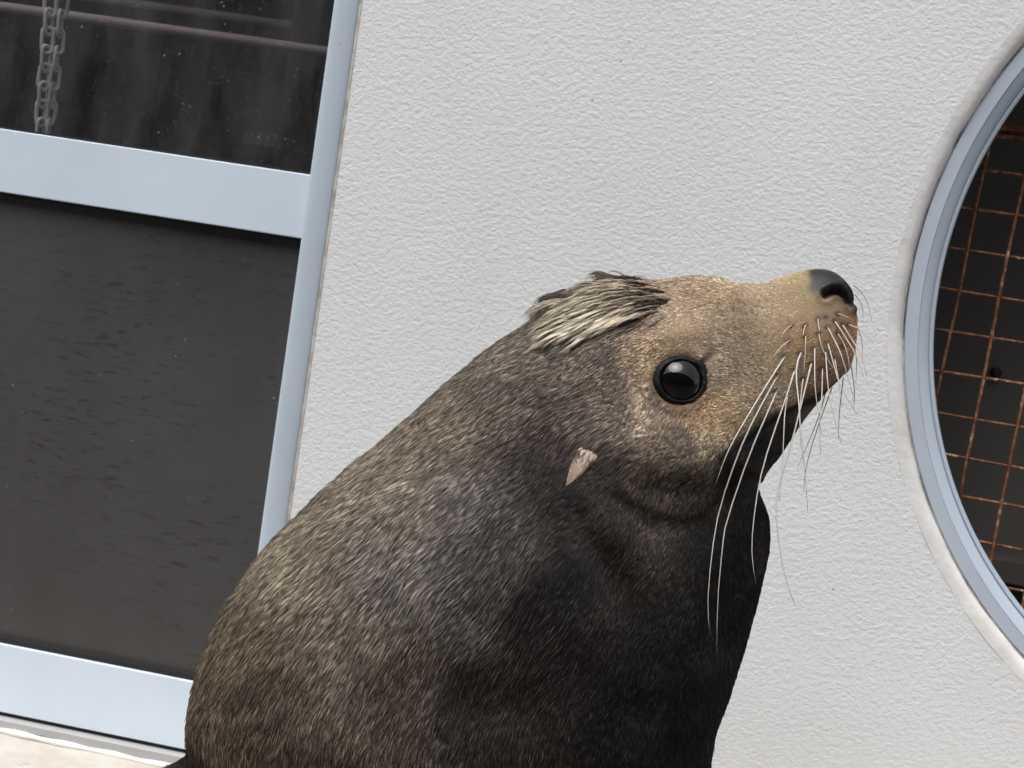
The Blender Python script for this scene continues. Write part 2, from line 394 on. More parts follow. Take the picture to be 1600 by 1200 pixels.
# horizontal conduit pipes (slightly faded), seen through the glass
def rod(px0, py0, px1, py1, y, r, label):
    a = at(px0, py0, y); b = at(px1, py1, y); z = (a[2]+b[2])/2
    x0, x1 = a[0]-.8, -.46 if y < .4 else -.1
    o = link('conduit_pipe', tube_mesh('conduit_pipe', [(0, 0, 0), ((x1-x0)/2, 0, .002), (x1-x0, 0, 0)], [r]*3, 10), M_pipe)
    o.location = (x0, y, z); tag(o, label, 'pipe'); return o
rod(0, 5, 510, 88, .55, .0085, 'thicker faded pipe running level behind the upper door glass')
rod(170, 2, 510, 47, .9, .008, 'thinner faded pipe running above the thicker one behind the door glass')
p = at(290, 200, 1.0)
pm = box('timber_post', -.05, .05, -.05, .05, 0, 2.59, M_wood, None, .004); pm.location = (p[0], 1.0, 0.002); tag(pm, 'dark timber post standing alone in the store room', 'post')
p = at(465, 200, .8)
pm = box('timber_post', -.03, .03, -.03, .03, 0, 2.59, M_wood, None, .004); pm.location = (p[0], .8, 0.002); tag(pm, 'slim timber post in the store room beside the grey cabinet', 'post')
a = at(170, 70, 1.5); b = at(238, 200, 1.5)
cb = box('wall_cabinet', 0, b[0]-a[0], 0, .3, 0, 1.0, M_grey, None, .004); cb.location = (a[0], 1.5, .0); 
cb.data.transform(Matrix.Scale(max(.2, a[2]), 4, (0,0,1))); tag(cb, 'plain grey cabinet standing at the back of the store room', 'cabinet')
a = at(330, 105, 1.7); b = at(450, 200, 1.7)
cb = box('shelf_unit', 0, b[0]-a[0], 0, .3, 0, a[2], M_grey, None, .004); cb.location = (a[0], 1.7, .0); tag(cb, 'grey shelf unit in the store room behind the small boxes', 'shelf')
zt = at(420, 232, 1.35)[2]
a = at(370, 232, 1.35); b = at(455, 245, 1.35)
bt = empty('side_bench', ((a[0]+b[0])/2, 1.35, 0)); tag(bt, 'dark timber bench holding small pale boxes in the store room', 'bench')
hw = abs(b[0]-a[0])/2+.05
box('bench_top', -hw, hw, -.08, .10, zt-.03, zt, M_wood, bt, .003)
for sx in (-1, 1): box('leg', sx*(hw-.04)-.02, sx*(hw-.04)+.02, -.04, .06, 0, zt-.0302, M_wood, bt)
for i, (px, w, h) in enumerate(((390, .022, .030), (406, .020, .034), (426, .034, .036), (443, .020, .034))):
    q = at(px, 228, 1.35)
    bx = box('small_box', -w/2, w/2, -.02, .02, 0, h, M_tin, None, .002); bx.location = (q[0], 1.35, zt+.0005)
    tag(bx, 'small pale box in the row on the timber bench', 'box', 'small pale boxes on the bench')

# chain: one loop hanging in two strands
def chain(label, px0, py0, px1, py1, y, phase):
    top = Vector(at(px0, py0, y)); bot = Vector(at(px1, py1, y))
    root = empty('steel_chain', bot); tag(root, label, 'chain', 'strands of the hanging chain')
    L, W, R = .0335, .0145, .0026
    path = []
    for i in range(28):
        a = 2*math.pi*i/28; c, s = math.cos(a), math.sin(a)
        path.append((W/2*c, 0, (L/2-W/2)*(1 if s > 0 else -1)*(min(1, abs(s)*3)) + W/2*s))
    me = tube_mesh('link', path, [R]*28, 8, True)
    d = (top-bot); n = int(d.length/(L-3.6*R))+8; u = d.normalized()
    rr = random.Random(phase)
    for i in range(-4, n):
        o = link('link', me, M_chain, root, False)
        o.location = u*(i*(L-3.6*R)); tilt = math.atan2(u.x, u.z)
        o.rotation_euler = (rr.uniform(-.06, .06), tilt+rr.uniform(-.08, .08), (0.35 if i % 2 else 1.15)+rr.uniform(-.2, .2)+phase*.3)
chain('galvanised chain strand hanging inside the upper door glass', 79, 0, 63, 205, .068, 1)
chain('galvanised chain strand hanging inside the upper door glass', 98, 0, 75, 205, .080, 2)

# ------------------------------------------------------------------ unseen building added opposite: blocks low sky, mirrored in glass and eye
ob = empty('unseen_building', (0, -5.2, 0)); tag(ob, 'unseen dark clad building added opposite the stucco wall to shape light and reflections', 'building')
box('cladding_wall', -24, 24, -.12, 0, 0, 4.6, M_opp, ob)
rf = box('roof', -24.5, 24.5, -3, .35, 4.62, 4.78, M_roof, ob)
for i in range(9): box('post', -10+i*2.5-.06, -10+i*2.5+.06, .2, .32, 0, 4.615, M_wood, ob)
for r_ in range(2):
    for i in range(6): box('window', -9+i*3.4, -7.6+i*3.4, .002, .03, .9+r_*2.0, 1.9+r_*2.0, M_gask, ob)
rv = random.Random(8)  # blocks added along the roof edge to break up its reflection in the eye
for i in range(26):
    x_ = -9+i*.72+rv.uniform(-.2, .2); box('roofline_break', x_, x_+rv.uniform(.15, .6), -.9+rv.uniform(-.3, .5), -.3+rv.uniform(.05, .2), 4.785, 4.9+rv.random()**2*1.3, M_roof, ob)

# ================================================================== the sea lion
# built in its own frame: U, V = plane of symmetry (photo pixels at 1.10 m), L = sideways, towards the camera
DIST = 1.10; SC = DIST/F; ORG = CAM + DIST*FWD
def world_of(P):
    P = np.asarray(P, float)
    return ORG + SC*((P[...,0:1]-800)*RGT + (600-P[...,1:2])*UPV - P[...,2:3]*FWD)
def proj_px(P):                                   # where a point of the near side shows in the photograph
    k = 1-np.abs(P[...,2])/F
    return 800+(P[...,0]-800)/k, 600+(P[...,1]-600)/k
def unproj(px, py, L):
    k = 1-abs(L)/F
    return np.array([800+(px-800)*k, 600+(py-600)*k, L])

# stations: back contour (x, y), front contour (x, y), half width, squareness, where the width sits (+ = towards the front)
ST = [
 (1333,474, 1337,503,   9, 2.0, 0), (1328,457, 1335,522,  24, 2.1, 0), (1320,443, 1332,543,  38, 2.2, 0.05), (1308,430, 1327,563, 50, 2.3, .08),
 (1292,422, 1318,583, 58, 2.4, .12), (1272,420, 1301,603, 63, 2.4, .14), (1248,424, 1278,627, 67, 2.4, .15), (1222,432, 1258,648, 71, 2.4, .14),
 (1194,440, 1242,670, 77, 2.4, .12), (1165,443, 1226,694, 86, 2.4, .10), (1142,440, 1213,712, 97, 2.4, .06), (1115,433, 1201,726, 109, 2.4, .04),
 (1075,431, 1191,736, 121, 2.4, .02), (1030,436, 1185,744, 131, 2.4, .02), (975,440, 1181,752, 140, 2.4, .03), (915,452, 1181,763, 146, 2.3, .05),
 (852,482, 1186,780, 150, 2.3, .05), (790,522, 1194,803, 154, 2.25, .04), (722,572, 1198,833, 162, 2.2, 0), (642,642, 1196,873, 176, 2.2, 0),
 (562,710, 1189,920, 194, 2.2, 0), (482,778, 1176,978, 213, 2.2, 0), (410,850, 1152,1048, 233, 2.2, 0), (352,935, 1126,1110, 250, 2.2, 0),
 (314,1015, 1113,1165, 262, 2.2, 0), (299,1090, 1109,1235, 270, 2.2, 0), (298,1145, 1106,1360, 275, 2.2, 0), (289,1176, 1060,1520, 275, 2.2, 0),
 (267,1195, 900,1700, 268, 2.2, 0), (225,1214, 600,1702, 255, 2.2, .1), (130,1240, 300,1658, 235, 2.2, .15), (-20,1290, 60,1621, 200, 2.2, .2),
 (-200,1360, -160,1588, 150, 2.2, .2), (-380,1432, -360,1558, 90, 2.2, .2), (-520,1482, -510,1533, 40, 2.2, 0)]
ST = np.array(ST, float)
_in = np.interp(np.arange(len(ST)), [0, 12, 18, 22, 28, 34], [0, 1, 5, 9, 6, 0]); _dd = ST[:,2:4]-ST[:,0:2]; _dd /= np.linalg.norm(_dd, axis=1, keepdims=True)
ST[:,0:2] += _dd*_in[:,None]; ST[:,2:4] -= _dd*_in[:,None]*.5
def spline(Y, t):
    n = len(Y); A = np.zeros((n, n)); B = np.zeros_like(Y); A[0,0] = A[-1,-1] = 1
    for i in range(1, n-1):
        A[i,i-1] = A[i,i+1] = 1; A[i,i] = 4; B[i] = 6*(Y[i+1]-2*Y[i]+Y[i-1])
    Mm = np.linalg.solve(A, B); i = np.clip(np.floor(t).astype(int), 0, n-2); f = (t-i)[:,None]
    a, b = Y[i], Y[i+1]; ma, mb = Mm[i], Mm[i+1]
    return a*(1-f)+b*f + ((1-f)**3-(1-f))*ma/6 + (f**3-f)*mb/6
NS = len(ST)
dens = np.interp(np.arange(NS-1), [0, 3, 4, 14, 15, 24, 25, 40], [14, 14, 17, 17, 14, 14, 8, 8]).astype(int)
tt = np.concatenate([i+np.arange(d)/d for i, d in enumerate(dens)]+[[NS-1]])
S = spline(ST, tt); NR = len(tt); NT = 224
th = np.linspace(0, 2*np.pi, NT, endpoint=False)
A2, B2 = S[:,0:2], S[:,2:4]; cc = (A2+B2)/2; aa = (A2-B2)/2
ct, st = np.cos(th), np.sin(th)
nn = S[:,5][:,None]
al = np.sign(ct)*np.abs(ct)**(2/nn); lt = np.sign(st)*np.abs(st)**(2/nn)
al = al - S[:,6][:,None]*(st**2)
P = np.zeros((NR, NT, 3))
P[...,0:2] = cc[:,None,:]+al[...,None]*aa[:,None,:]
P[...,2] = lt*S[:,4][:,None]
def normals(P):
    dt = np.roll(P, -1, 1)-np.roll(P, 1, 1); ds = np.gradient(P, axis=0)
    n = np.cross(ds, dt); n /= np.maximum(np.linalg.norm(n, axis=2, keepdims=True), 1e-9)
    c = P.mean(1, keepdims=True); s = np.sign((n*(P-c)).sum(2).mean())
    return n*s, ds
def seg_dist(px, py, poly):
    best = np.full(px.shape, 1e9); tb = np.zeros(px.shape); side = np.zeros(px.shape); n = len(poly)-1
    for i in range(n):
        x0, y0 = poly[i]; x1, y1 = poly[i+1]; dx, dy = x1-x0, y1-y0; l2 = dx*dx+dy*dy
        q = np.clip(((px-x0)*dx+(py-y0)*dy)/l2, 0, 1); ex, ey = px-(x0+q*dx), py-(y0+q*dy); d = np.hypot(ex, ey)
        u = d < best; best = np.where(u, d, best); tb = np.where(u, (i+q)/n, tb); side = np.where(u, np.sign(dx*ey-dy*ex), side)
    return best, tb, side
def ga(px, py, cx, cyy, sx, sy, ang=0):
    c, s = math.cos(math.radians(ang)), math.sin(math.radians(ang)); x, y = px-cx, py-cyy
    return np.exp(-(((x*c+y*s)/sx)**2+((-x*s+y*c)/sy)**2))
sm = lambda x, a, b: (lambda t: t*t*(3-2*t))(np.clip((x-a)/(b-a), 0, 1))
EYE = (1064, 594)
MOUTH = [(1322,588),(1300,606),(1272,624),(1240,640),(1205,662),(1168,690),(1135,712)]
JAW = [(1190,742),(1165,762),(1142,782),(1112,806),(1080,818),(1049,815),(1016,808),(983,790),(945,768),(905,755)]
FOLD = [(872,770),(905,812),(935,862),(965,915),(992,975),(1010,1050)]
NECK = [(700,800),(790,775),(860,790),(930,850),(985,880)]
NOSTRIL = [(1290,461),(1300,455),(1311,454),(1321,461),(1329,474)]
def face_disp(P, N):
    px, py = proj_px(P); side = np.clip(np.abs(P[...,2])/30, 0, 1); d = np.zeros(px.shape)
    e = np.hypot((px-EYE[0])/39, (py-EYE[1])/37)
    d += -30*sm(1.0-e, .02, .42)*side                                     # socket
    d += 2.2*np.exp(-((e-1.22)/.22)**2)*side                              # lids
    d += 9*ga(px, py, 1050, 528, 62, 20, -14)*side                        # brow
    d -= 5*ga(px, py, 1150, 600, 55, 26, -50)*side                        # hollow before the eye
    d += 9*ga(px, py, 1268, 545, 44, 52, 10)*side                         # whisker pad
    d -= 4*ga(px, py, 1215, 470, 40, 22, -5)*side
    d += 5*ga(px, py, 1120, 660, 60, 34, -40)*side
    d += 17*ga(px, py, 1045, 735, 100, 52, -6)*side                       # jowl
    dm, t, s = seg_dist(px, py, MOUTH); d -= 7*np.exp(-(dm/6)**2)*sm(1-t, 0, .25)*side
    dj, t, s = seg_dist(px, py, JAW)
    en = sm(t, 0, .08)*sm(1-t, 0, .22)
    d -= 9*np.exp(-(dj/np.where(s < 0, 44, 16))**2)*en*side
    dj2, t2, s2 = seg_dist(px, py+46, JAW); d -= 9*np.exp(-(dj2/34)**2)*sm(t2, .1, .3)*sm(1-t2, 0, .2)*side
    df, t, s = seg_dist(px, py, FOLD); en = sm(t, 0, .2)*sm(1-t, 0, .5)
    d -= 6*np.exp(-(df/26)**2)*en*side
    d += 14*ga(px, py, 955, 828, 50, 34, 50)*side                         # neck roll
    d += 24*ga(px, py, 800, 900, 120, 130, 40)*side                       # shoulder
    d += 10*ga(px, py, 640, 830, 120, 60, -35)*side
    d -= 4*ga(px, py, 700, 1085, 230, 42, 6)*side
    d += 8*ga(px, py, 500, 1160, 200, 50, 10)*side
    d -= 8*ga(px, py, 905, 665, 40, 60, 25)*side                          # before the ear
    dn, t, s = seg_dist(px, py, NOSTRIL); d -= 15*np.exp(-(dn/5.2)**2)*np.clip(np.abs(P[...,2])/14, 0, 1)
    d += 2.5*np.exp(-((dn-11)/6)**2)*np.clip(np.abs(P[...,2])/14, 0, 1)
    w = world_of(P.reshape(-1, 3))
    trunk = sm(np.arange(NR)[:,None]/NR, .36, .5)
    d += (5*vnoise(w, 11, 3).reshape(px.shape)+2.2*vnoise(w, 31, 4).reshape(px.shape))*trunk
    d += 1.0*vnoise(w, 45, 5).reshape(px.shape)
    return d
N, T = normals(P)
P = P + N*face_disp(P, N)[...,None]
# rest on the floor
W = world_of(P); low = W[...,2] < .004
W[...,2] = np.where(low, .004+.02*(1-np.exp(np.minimum(W[...,2]-.004, 0)*0)), W[...,2])
rel = W-ORG; P = np.stack([800+(rel@RGT)/SC, 600-(rel@UPV)/SC, -(rel@FWD)/SC], -1)
N, T = normals(P)
T /= np.maximum(np.linalg.norm(T, axis=2, keepdims=True), 1e-9)         # points from nose to tail
PX, PY = proj_px(P)

# coat: fur colours at points of its body, some with shade painted in (sRGB)
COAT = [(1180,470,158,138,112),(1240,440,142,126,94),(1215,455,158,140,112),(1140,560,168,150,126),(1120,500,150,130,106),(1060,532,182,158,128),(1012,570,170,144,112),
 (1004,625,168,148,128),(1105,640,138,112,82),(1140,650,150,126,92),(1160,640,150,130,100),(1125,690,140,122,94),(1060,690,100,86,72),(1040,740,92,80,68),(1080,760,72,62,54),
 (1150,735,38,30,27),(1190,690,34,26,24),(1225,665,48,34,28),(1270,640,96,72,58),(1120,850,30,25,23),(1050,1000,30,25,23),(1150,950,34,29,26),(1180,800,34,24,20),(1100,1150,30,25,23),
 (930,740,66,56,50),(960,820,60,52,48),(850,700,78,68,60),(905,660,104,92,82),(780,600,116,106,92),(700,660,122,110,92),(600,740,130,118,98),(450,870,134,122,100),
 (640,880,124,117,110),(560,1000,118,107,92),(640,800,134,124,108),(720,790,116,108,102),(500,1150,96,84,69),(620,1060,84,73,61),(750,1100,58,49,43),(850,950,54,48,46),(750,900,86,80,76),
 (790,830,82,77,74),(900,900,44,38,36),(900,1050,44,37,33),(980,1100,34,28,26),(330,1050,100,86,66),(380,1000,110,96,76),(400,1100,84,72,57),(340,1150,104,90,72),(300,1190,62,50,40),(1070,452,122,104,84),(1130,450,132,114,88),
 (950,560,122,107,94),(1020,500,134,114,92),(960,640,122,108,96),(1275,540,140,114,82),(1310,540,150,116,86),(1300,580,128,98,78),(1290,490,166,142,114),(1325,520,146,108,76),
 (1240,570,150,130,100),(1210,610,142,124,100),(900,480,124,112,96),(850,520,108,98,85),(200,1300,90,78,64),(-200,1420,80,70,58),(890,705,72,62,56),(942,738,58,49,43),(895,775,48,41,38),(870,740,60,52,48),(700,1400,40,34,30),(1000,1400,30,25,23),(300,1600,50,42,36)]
COAT = np.array(COAT, float)  # throat, chest and ear-pocket points carry shade as well as coat tone
CL = np.array([s2l(c) for c in COAT[:,2:5]])
def coat(px, py, K=2.05):
    x = px.ravel(); y = py.ravel(); out = np.zeros((x.size, 3))
    for a in range(0, x.size, 40000):
        d2 = (x[a:a+40000,None]-COAT[None,:,0])**2+(y[a:a+40000,None]-COAT[None,:,1])**2
        w = 1/(d2+60)**1.9; w /= w.sum(1, keepdims=True); out[a:a+40000] = w@CL
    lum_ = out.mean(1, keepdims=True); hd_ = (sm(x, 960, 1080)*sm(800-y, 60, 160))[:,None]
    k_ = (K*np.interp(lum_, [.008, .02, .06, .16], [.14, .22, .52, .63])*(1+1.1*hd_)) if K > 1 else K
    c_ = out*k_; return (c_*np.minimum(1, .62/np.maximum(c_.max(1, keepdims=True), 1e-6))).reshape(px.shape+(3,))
NOSE = np.array([(1262,424),(1266,440),(1264,452),(1275,460),(1290,464),(1304,466),(1318,474),(1332,486),(1345,500),(1345,400),(1262,400)], float)
def in_poly(px, py, poly):
    ins = np.zeros(px.shape, bool); n = len(poly)
    for i in range(n):
        x0, y0 = poly[i]; x1, y1 = poly[(i+1) % n]
        c = ((y0 > py) != (y1 > py)) & (px < (x1-x0)*(py-y0)/((y1-y0)+1e-9)+x0); ins ^= c
    return ins
def nose_mask(px, py):
    d, t, s = seg_dist(px, py, [tuple(p) for p in NOSE[:9]])
    return np.where(in_poly(px, py, NOSE), sm(d, -4, 5), 1-sm(d, -4.5, 5)*1.0) * np.where(in_poly(px, py, NOSE), 1, .999)
def nosem(px, py):
    d, t, s = seg_dist(px, py, [tuple(p) for p in NOSE[:9]]); sd = np.where(in_poly(px, py, NOSE), d, -d)+1.3*np.sin(px*.31+py*.23)*np.sin(py*.27-px*.11)
    return sm(sd, -8, 9)
def eyem(px, py):                                            # bare dark skin of the lids, with its pointed front corner
    e = np.hypot((px-EYE[0])/42, (py-EYE[1])/38)
    k, t, s = seg_dist(px, py, [(1096,566),(1113,549),(1119,543)])
    return np.maximum(1-sm(e, .86, 1.06), (1-sm(k, 3, 9))*(1-.8*t))
def mouthm(px, py):
    d, t, s = seg_dist(px, py, MOUTH); return np.exp(-(d/(4.5+9*t))**2)
DOTS = [(1227,556),(1216,585),(1214,610),(1242,577),(1252,550),(1259,525),(1268,567),(1273,543),(1285,574),(1290,549),(1279,521),(1293,535),(1293,511),(1304,501),
        (1316,507),(1309,521),(1325,507),(1234,532),(1237,508),(1259,508),(1278,498),(1231,619),(1304,560),(1255,590),(1290,495),(1309,490),(1248,604),(1318,540)]
def dotm(px, py):
    m_ = np.zeros(px.shape)
    for x, y in DOTS: m_ = np.maximum(m_, np.exp(-(((px-x)/5.0)**2+((py-y)/4.0)**2)))
    return m_
def skin(px, py):
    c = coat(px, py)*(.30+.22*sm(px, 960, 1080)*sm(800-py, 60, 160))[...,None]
    n = nosem(px, py)[...,None]; c = c*(1-n)+np.array([.016,.0145,.016])*n
    m_ = np.maximum.reduce([mouthm(px, py)*.92, dotm(px, py)*.9, eyem(px, py)])[...,None]; c = c*(1-m_)+np.array([.010,.009,.009])*m_
    dn, t, s = seg_dist(px, py, NOSTRIL); q = np.exp(-(dn/5.5)**2)[...,None]; c = c*(1-q)+np.array([.004,.0035,.0035])*q
    return c

sea = empty('sea_lion', tuple(world_of(np.array([700., 1700., 0]))*np.array([1,1,0])))
SO = np.array(sea.location)
tag(sea, 'brown sea lion sitting upright with its whiskered head raised in profile', 'sea lion')
# body mesh (one closed skin) and its flippers
def body_mesh():
    V = [tuple(v) for v in (world_of(P).reshape(-1, 3)-SO)]; Fc = []
    for i in range(NR-1):
        for j in range(NT):
            k = (j+1) % NT; Fc.append((i*NT+j, i*NT+k, (i+1)*NT+k, (i+1)*NT+j))
    c0 = len(V); V.append(tuple(world_of(P[0].mean(0)+np.array([3,1,0]))-SO)); c1 = len(V); V.append(tuple(world_of(P[-1].mean(0)+np.array([-14,2,0]))-SO))
    for j in range(NT):
        k = (j+1) % NT; Fc.append((c0, k, j)); Fc.append((c1, (NR-1)*NT+j, (NR-1)*NT+k))
    cols = skin(PX, PY).reshape(-1, 3); cols = np.vstack([cols, cols[:1], cols[-1:]])
    gl = np.maximum(nosem(PX, PY), eyem(PX, PY)).ravel(); gl = np.r_[gl, 1, 0]
    def flipper(pts, wid, thk, wdir):
        pts = np.array(pts, float); n = 22; t = np.linspace(0, len(pts)-1, n); sp = spline(np.c_[pts, wid, thk], t)
        base = len(V); K = 20
        for i in range(n):
            tan = sp[min(i+1, n-1),:3]-sp[max(i-1, 0),:3]; tan /= np.linalg.norm(tan)
            w = np.array(wdir, float); w -= tan*(w@tan); w /= np.linalg.norm(w); q = np.cross(tan, w)
            for k in range(K):
                a = 2*math.pi*k/K
                x = world_of(sp[i,:3]+w*sp[i,3]*math.cos(a)+q*sp[i,4]*math.sin(a)); x[2] = max(x[2], .003)
                V.append(tuple(x-SO))
        for i in range(n-1):
            for k in range(K):
                l = (k+1) % K; Fc.append((base+i*K+k, base+i*K+l, base+(i+1)*K+l, base+(i+1)*K+k))
        Fc.append(tuple(base+k for k in range(K))[::-1]); Fc.append(tuple(base+(n-1)*K+k for k in range(K)))
        return n*K
    add = 0
    for s in (1, -1):
        add += flipper([(860,1430,210*s),(900,1560,285*s),(950,1700,330*s),(1010,1790,360*s),(1090,1815,400*s),(1190,1835,440*s)], [120,105,95,95,85,30], [70,55,34,20,14,8], (1,.12,-.15*s))
        add += flipper([(-440,1500,30*s),(-520,1500,80*s),(-600,1500,130*s),(-690,1500,175*s),(-760,1495,200*s)], [34,48,60,62,30], [26,20,13,10,6], (.3,0,-1*s))
    cols = np.vstack([cols, np.tile([[.012,.010,.009]], (add, 1))]); gl = np.r_[gl, np.full(add, .6)]
    me = mesh('body', V, Fc)
    ca = me.color_attributes.new('coat', 'FLOAT_COLOR', 'POINT'); ca.data.foreach_set('color', np.c_[cols, np.ones(len(cols))].astype(np.float32).ravel())
    at_ = me.attributes.new('bare', 'FLOAT', 'POINT'); at_.data.foreach_set('value', gl.astype(np.float32))
    return me
M_body = Mat('sea_lion_hide', rough=.6, spec=.25)
_a = M_body.n.new('ShaderNodeAttribute'); _a.attribute_name = 'coat'; _b = M_body.n.new('ShaderNodeAttribute'); _b.attribute_name = 'bare'
M_body.set(color=M_body.mix(M_body.math('MULTIPLY', M_body.noise(900, 2), .5), _a.outputs['Color'], (0, 0, 0)),
           rough=M_body.ramp(_b.outputs['Fac'], [(0, .75), (1, .44)]), normal=M_body.bump(M_body.voro(620), .25, .0004))
body = link('body', body_mesh(), M_body, sea, True)

# near/far lookup of the surface by photo position
vis = (P[...,2] > 0) & ((N[...,2]) > .02)
vi = np.argwhere(vis)
kd2 = KDTree(len(vi))
for q, (i, j) in enumerate(vi): kd2.insert((PX[i,j], PY[i,j], 0), q)
kd2.balance()
def surf(px, py):
    _, q, _ = kd2.find((px, py, 0)); i, j = vi[q]; return P[i,j], N[i,j], T[i,j]

# ------------------------------------------------------------------ eye and lids
ep, en_, _t = surf(EYE[0]-52, EYE[1]); ep2, _, _ = surf(EYE[0]+54, EYE[1]); ep3, _, _ = surf(EYE[0], EYE[1]-52); ep4, _, _ = surf(EYE[0], EYE[1]+50)
Ls = (ep[2]+ep2[2]+ep3[2]+ep4[2])/4
Ne = np.array([(ep2[2]-ep[2])/-(ep2[0]-ep[0]), (ep4[2]-ep3[2])/-(ep4[1]-ep3[1]), 1.0]); Ne /= np.linalg.norm(Ne)
M_eye = Mat('wet_eye', (.003, .002, .002), .03, 0, .4)
M_eye.set(**{'Coat Weight': .15, 'Coat Roughness': .01})
M_lid = Mat('eyelid_skin', (.0045, .0042, .0045), .4, 0, .22)
M_lid.set(normal=M_lid.bump(M_lid.noise(420, 4, .65), .8, .0012), rough=M_lid.ramp(M_lid.noise(300, 3), [(.35, .40), (.7, .75)]))
def eye_parts(sgn):
    c = unproj(EYE[0], EYE[1], Ls) - Ne*24
    flip = np.array([1, 1, sgn])
    bm = bmesh.new(); bmesh.ops.create_uvsphere(bm, u_segments=48, v_segments=32, radius=40*SC)
    me = bpy.data.meshes.new('eyeball'); bm.to_mesh(me); bm.free()
    o = link('eyeball', me, M_eye, sea, True); o.location = world_of(c*flip)-SO
    # lid: a soft uneven ring lying on the ball
    a1 = np.cross(Ne, [0, 1, 0]); a1 /= np.linalg.norm(a1); a2 = np.cross(a1, Ne)
    if a2[1] > 0: a2 = -a2; 
    if a1[0] < 0: a1 = -a1
    prof = [(30, 26), (31.2, 28.2), (33, 29.0), (35, 28.4), (37.5, 26), (40, 22), (43, 14)]
    V = []; Fc = []; K = 72
    for k in range(K):
        an = 2*math.pi*k/K; ca, sa = math.cos(an), math.sin(an)
        pk = math.exp(-(((an-math.radians(38)+math.pi) % (2*math.pi)-math.pi)/.30)**2)
        for q, (r, h) in enumerate(prof):
            rr = r*(1+.20*pk*(q/6)); wob = 1.3*math.sin(an*7+q)+1.0*math.sin(an*16+q*2)+.8*math.sin(an*29+q*3)
            hx, hy = 1.04, (.92 if sa > 0 else .96)
            V.append(c + a1*rr*hx*ca + a2*rr*hy*sa + Ne*(h-(0 if q else 0)+wob*.5*(1 if 1 < q < 6 else 0)-1.5*pk))
    n = len(prof)
    for k in range(K):
        l = (k+1) % K
        for q in range(n-1): Fc.append((k*n+q, k*n+q+1, l*n+q+1, l*n+q))
    me = mesh('eyelid', [tuple(x) for x in (world_of(np.array(V)*flip)-world_of(c*flip))], Fc); link('eyelid', me, M_lid, o, True)
eye_parts(1); eye_parts(-1)

# ------------------------------------------------------------------ ears: small furled flaps
M_ear = Mat('ear_skin', rough=.6, spec=.35)
M_ear.set(color=M_ear.mix(M_ear.noise(120, 4), (.30, .22, .16), (.46, .36, .28)), normal=M_ear.bump(M_ear.noise(500, 3), .4, .0006))
EARS = []
def ear(sgn):
    flip = np.array([1, 1, sgn]); base, bn, _ = surf(930, 694); V = []; Fc = []; n = 14; K = 14
    tip = unproj(886, 757, base[2]+20); b0 = base-bn*16
    ax = tip-b0; Ln = np.linalg.norm(ax); ax /= Ln; w = np.cross(ax, bn); w /= np.linalg.norm(w); q = np.cross(w, ax)
    for i in range(n):
        s = i/(n-1); r = 17.5*np.interp(s, [0,.15,.35,.55,.75,.9,1], [.80,1.0,1.0,.78,.48,.22,.03]); 
        cen = b0+ax*Ln*s+q*5*math.sin(s*math.pi)
        for k in range(K):
            a = 2*math.pi*k/K; x = math.cos(a); y = math.sin(a)
            V.append(cen+w*r*x*.9+q*r*.52*y+q*(x*x*r*.28))
    for i in range(n-1):
        for k in range(K):
            l = (k+1) % K; Fc.append((i*K+k, i*K+l, (i+1)*K+l, (i+1)*K+k))
    Fc.append(tuple((n-1)*K+k for k in range(K)))
    EARS.append(([x*flip for x in V], b0*flip, ax*flip, n, K))
    link('ear', mesh('ear', [tuple(x) for x in (world_of(np.array(V)*flip)-SO)], Fc), M_ear, sea, True)
ear(1); ear(-1)

# ------------------------------------------------------------------ whiskers
M_wh = Mat('whisker', (.52, .49, .445), .45, 0, .5)
WH = [
 [(1227,556),(1189,616),(1152,678),(1133,716),(1118,757)], [(1216,585),(1175,661),(1151,716),(1126,790),(1113,860),(1106,940),(1110,992)],
 [(1214,610),(1197,650),(1169,716),(1137,810),(1129,854),(1122,930),(1120,1022)], [(1242,577),(1228,622),(1203,694),(1186,757),(1177,818),(1175,867),(1181,912)],
 [(1252,550),(1244,582),(1248,627),(1250,661),(1257,730),(1262,798)], [(1259,525),(1258,554),(1256,582)], [(1268,567),(1256,616),(1234,702),(1215,770),(1214,820),(1224,890),(1242,945)],
 [(1273,543),(1273,577),(1275,619),(1284,680)], [(1285,574),(1284,619),(1281,661),(1282,710)], [(1290,549),(1292,582),(1298,630),(1315,694)], [(1279,521),(1287,549),(1303,577)],
 [(1293,535),(1304,574),(1314,604),(1339,648)], [(1293,511),(1308,540),(1318,566),(1334,622)], [(1304,501),(1324,532),(1338,557),(1349,589)], [(1316,507),(1335,537),(1347,560),(1354,588)],
 [(1309,521),(1322,546),(1328,578)], [(1325,507),(1344,515),(1356,526),(1366,534)], [(1309,490),(1320,494),(1329,498)], [(1234,532),(1220,543),(1206,560)], [(1237,508),(1228,515),(1222,523)],
 [(1259,508),(1256,516),(1255,524)], [(1278,498),(1279,508),(1281,518)], [(1231,619),(1226,650),(1223,716),(1217,785)], [(1304,560),(1311,600),(1316,637)], [(1255,590),(1250,640),(1251,690),(1255,720)]]
FAR = [[(1334,446),(1352,466),(1362,501)], [(1335,460),(1347,478),(1348,505)], [(1335,484),(1340,498),(1338,512)], [(1333,500),(1346,530),(1347,560)], [(1331,530),(1338,560),(1337,600)], [(1328,560),(1335,610),(1333,640)],
       [(1318,590),(1312,640),(1310,686)], [(1300,606),(1284,650),(1262,720),(1256,770)], [(1290,612),(1276,660),(1246,730)]]
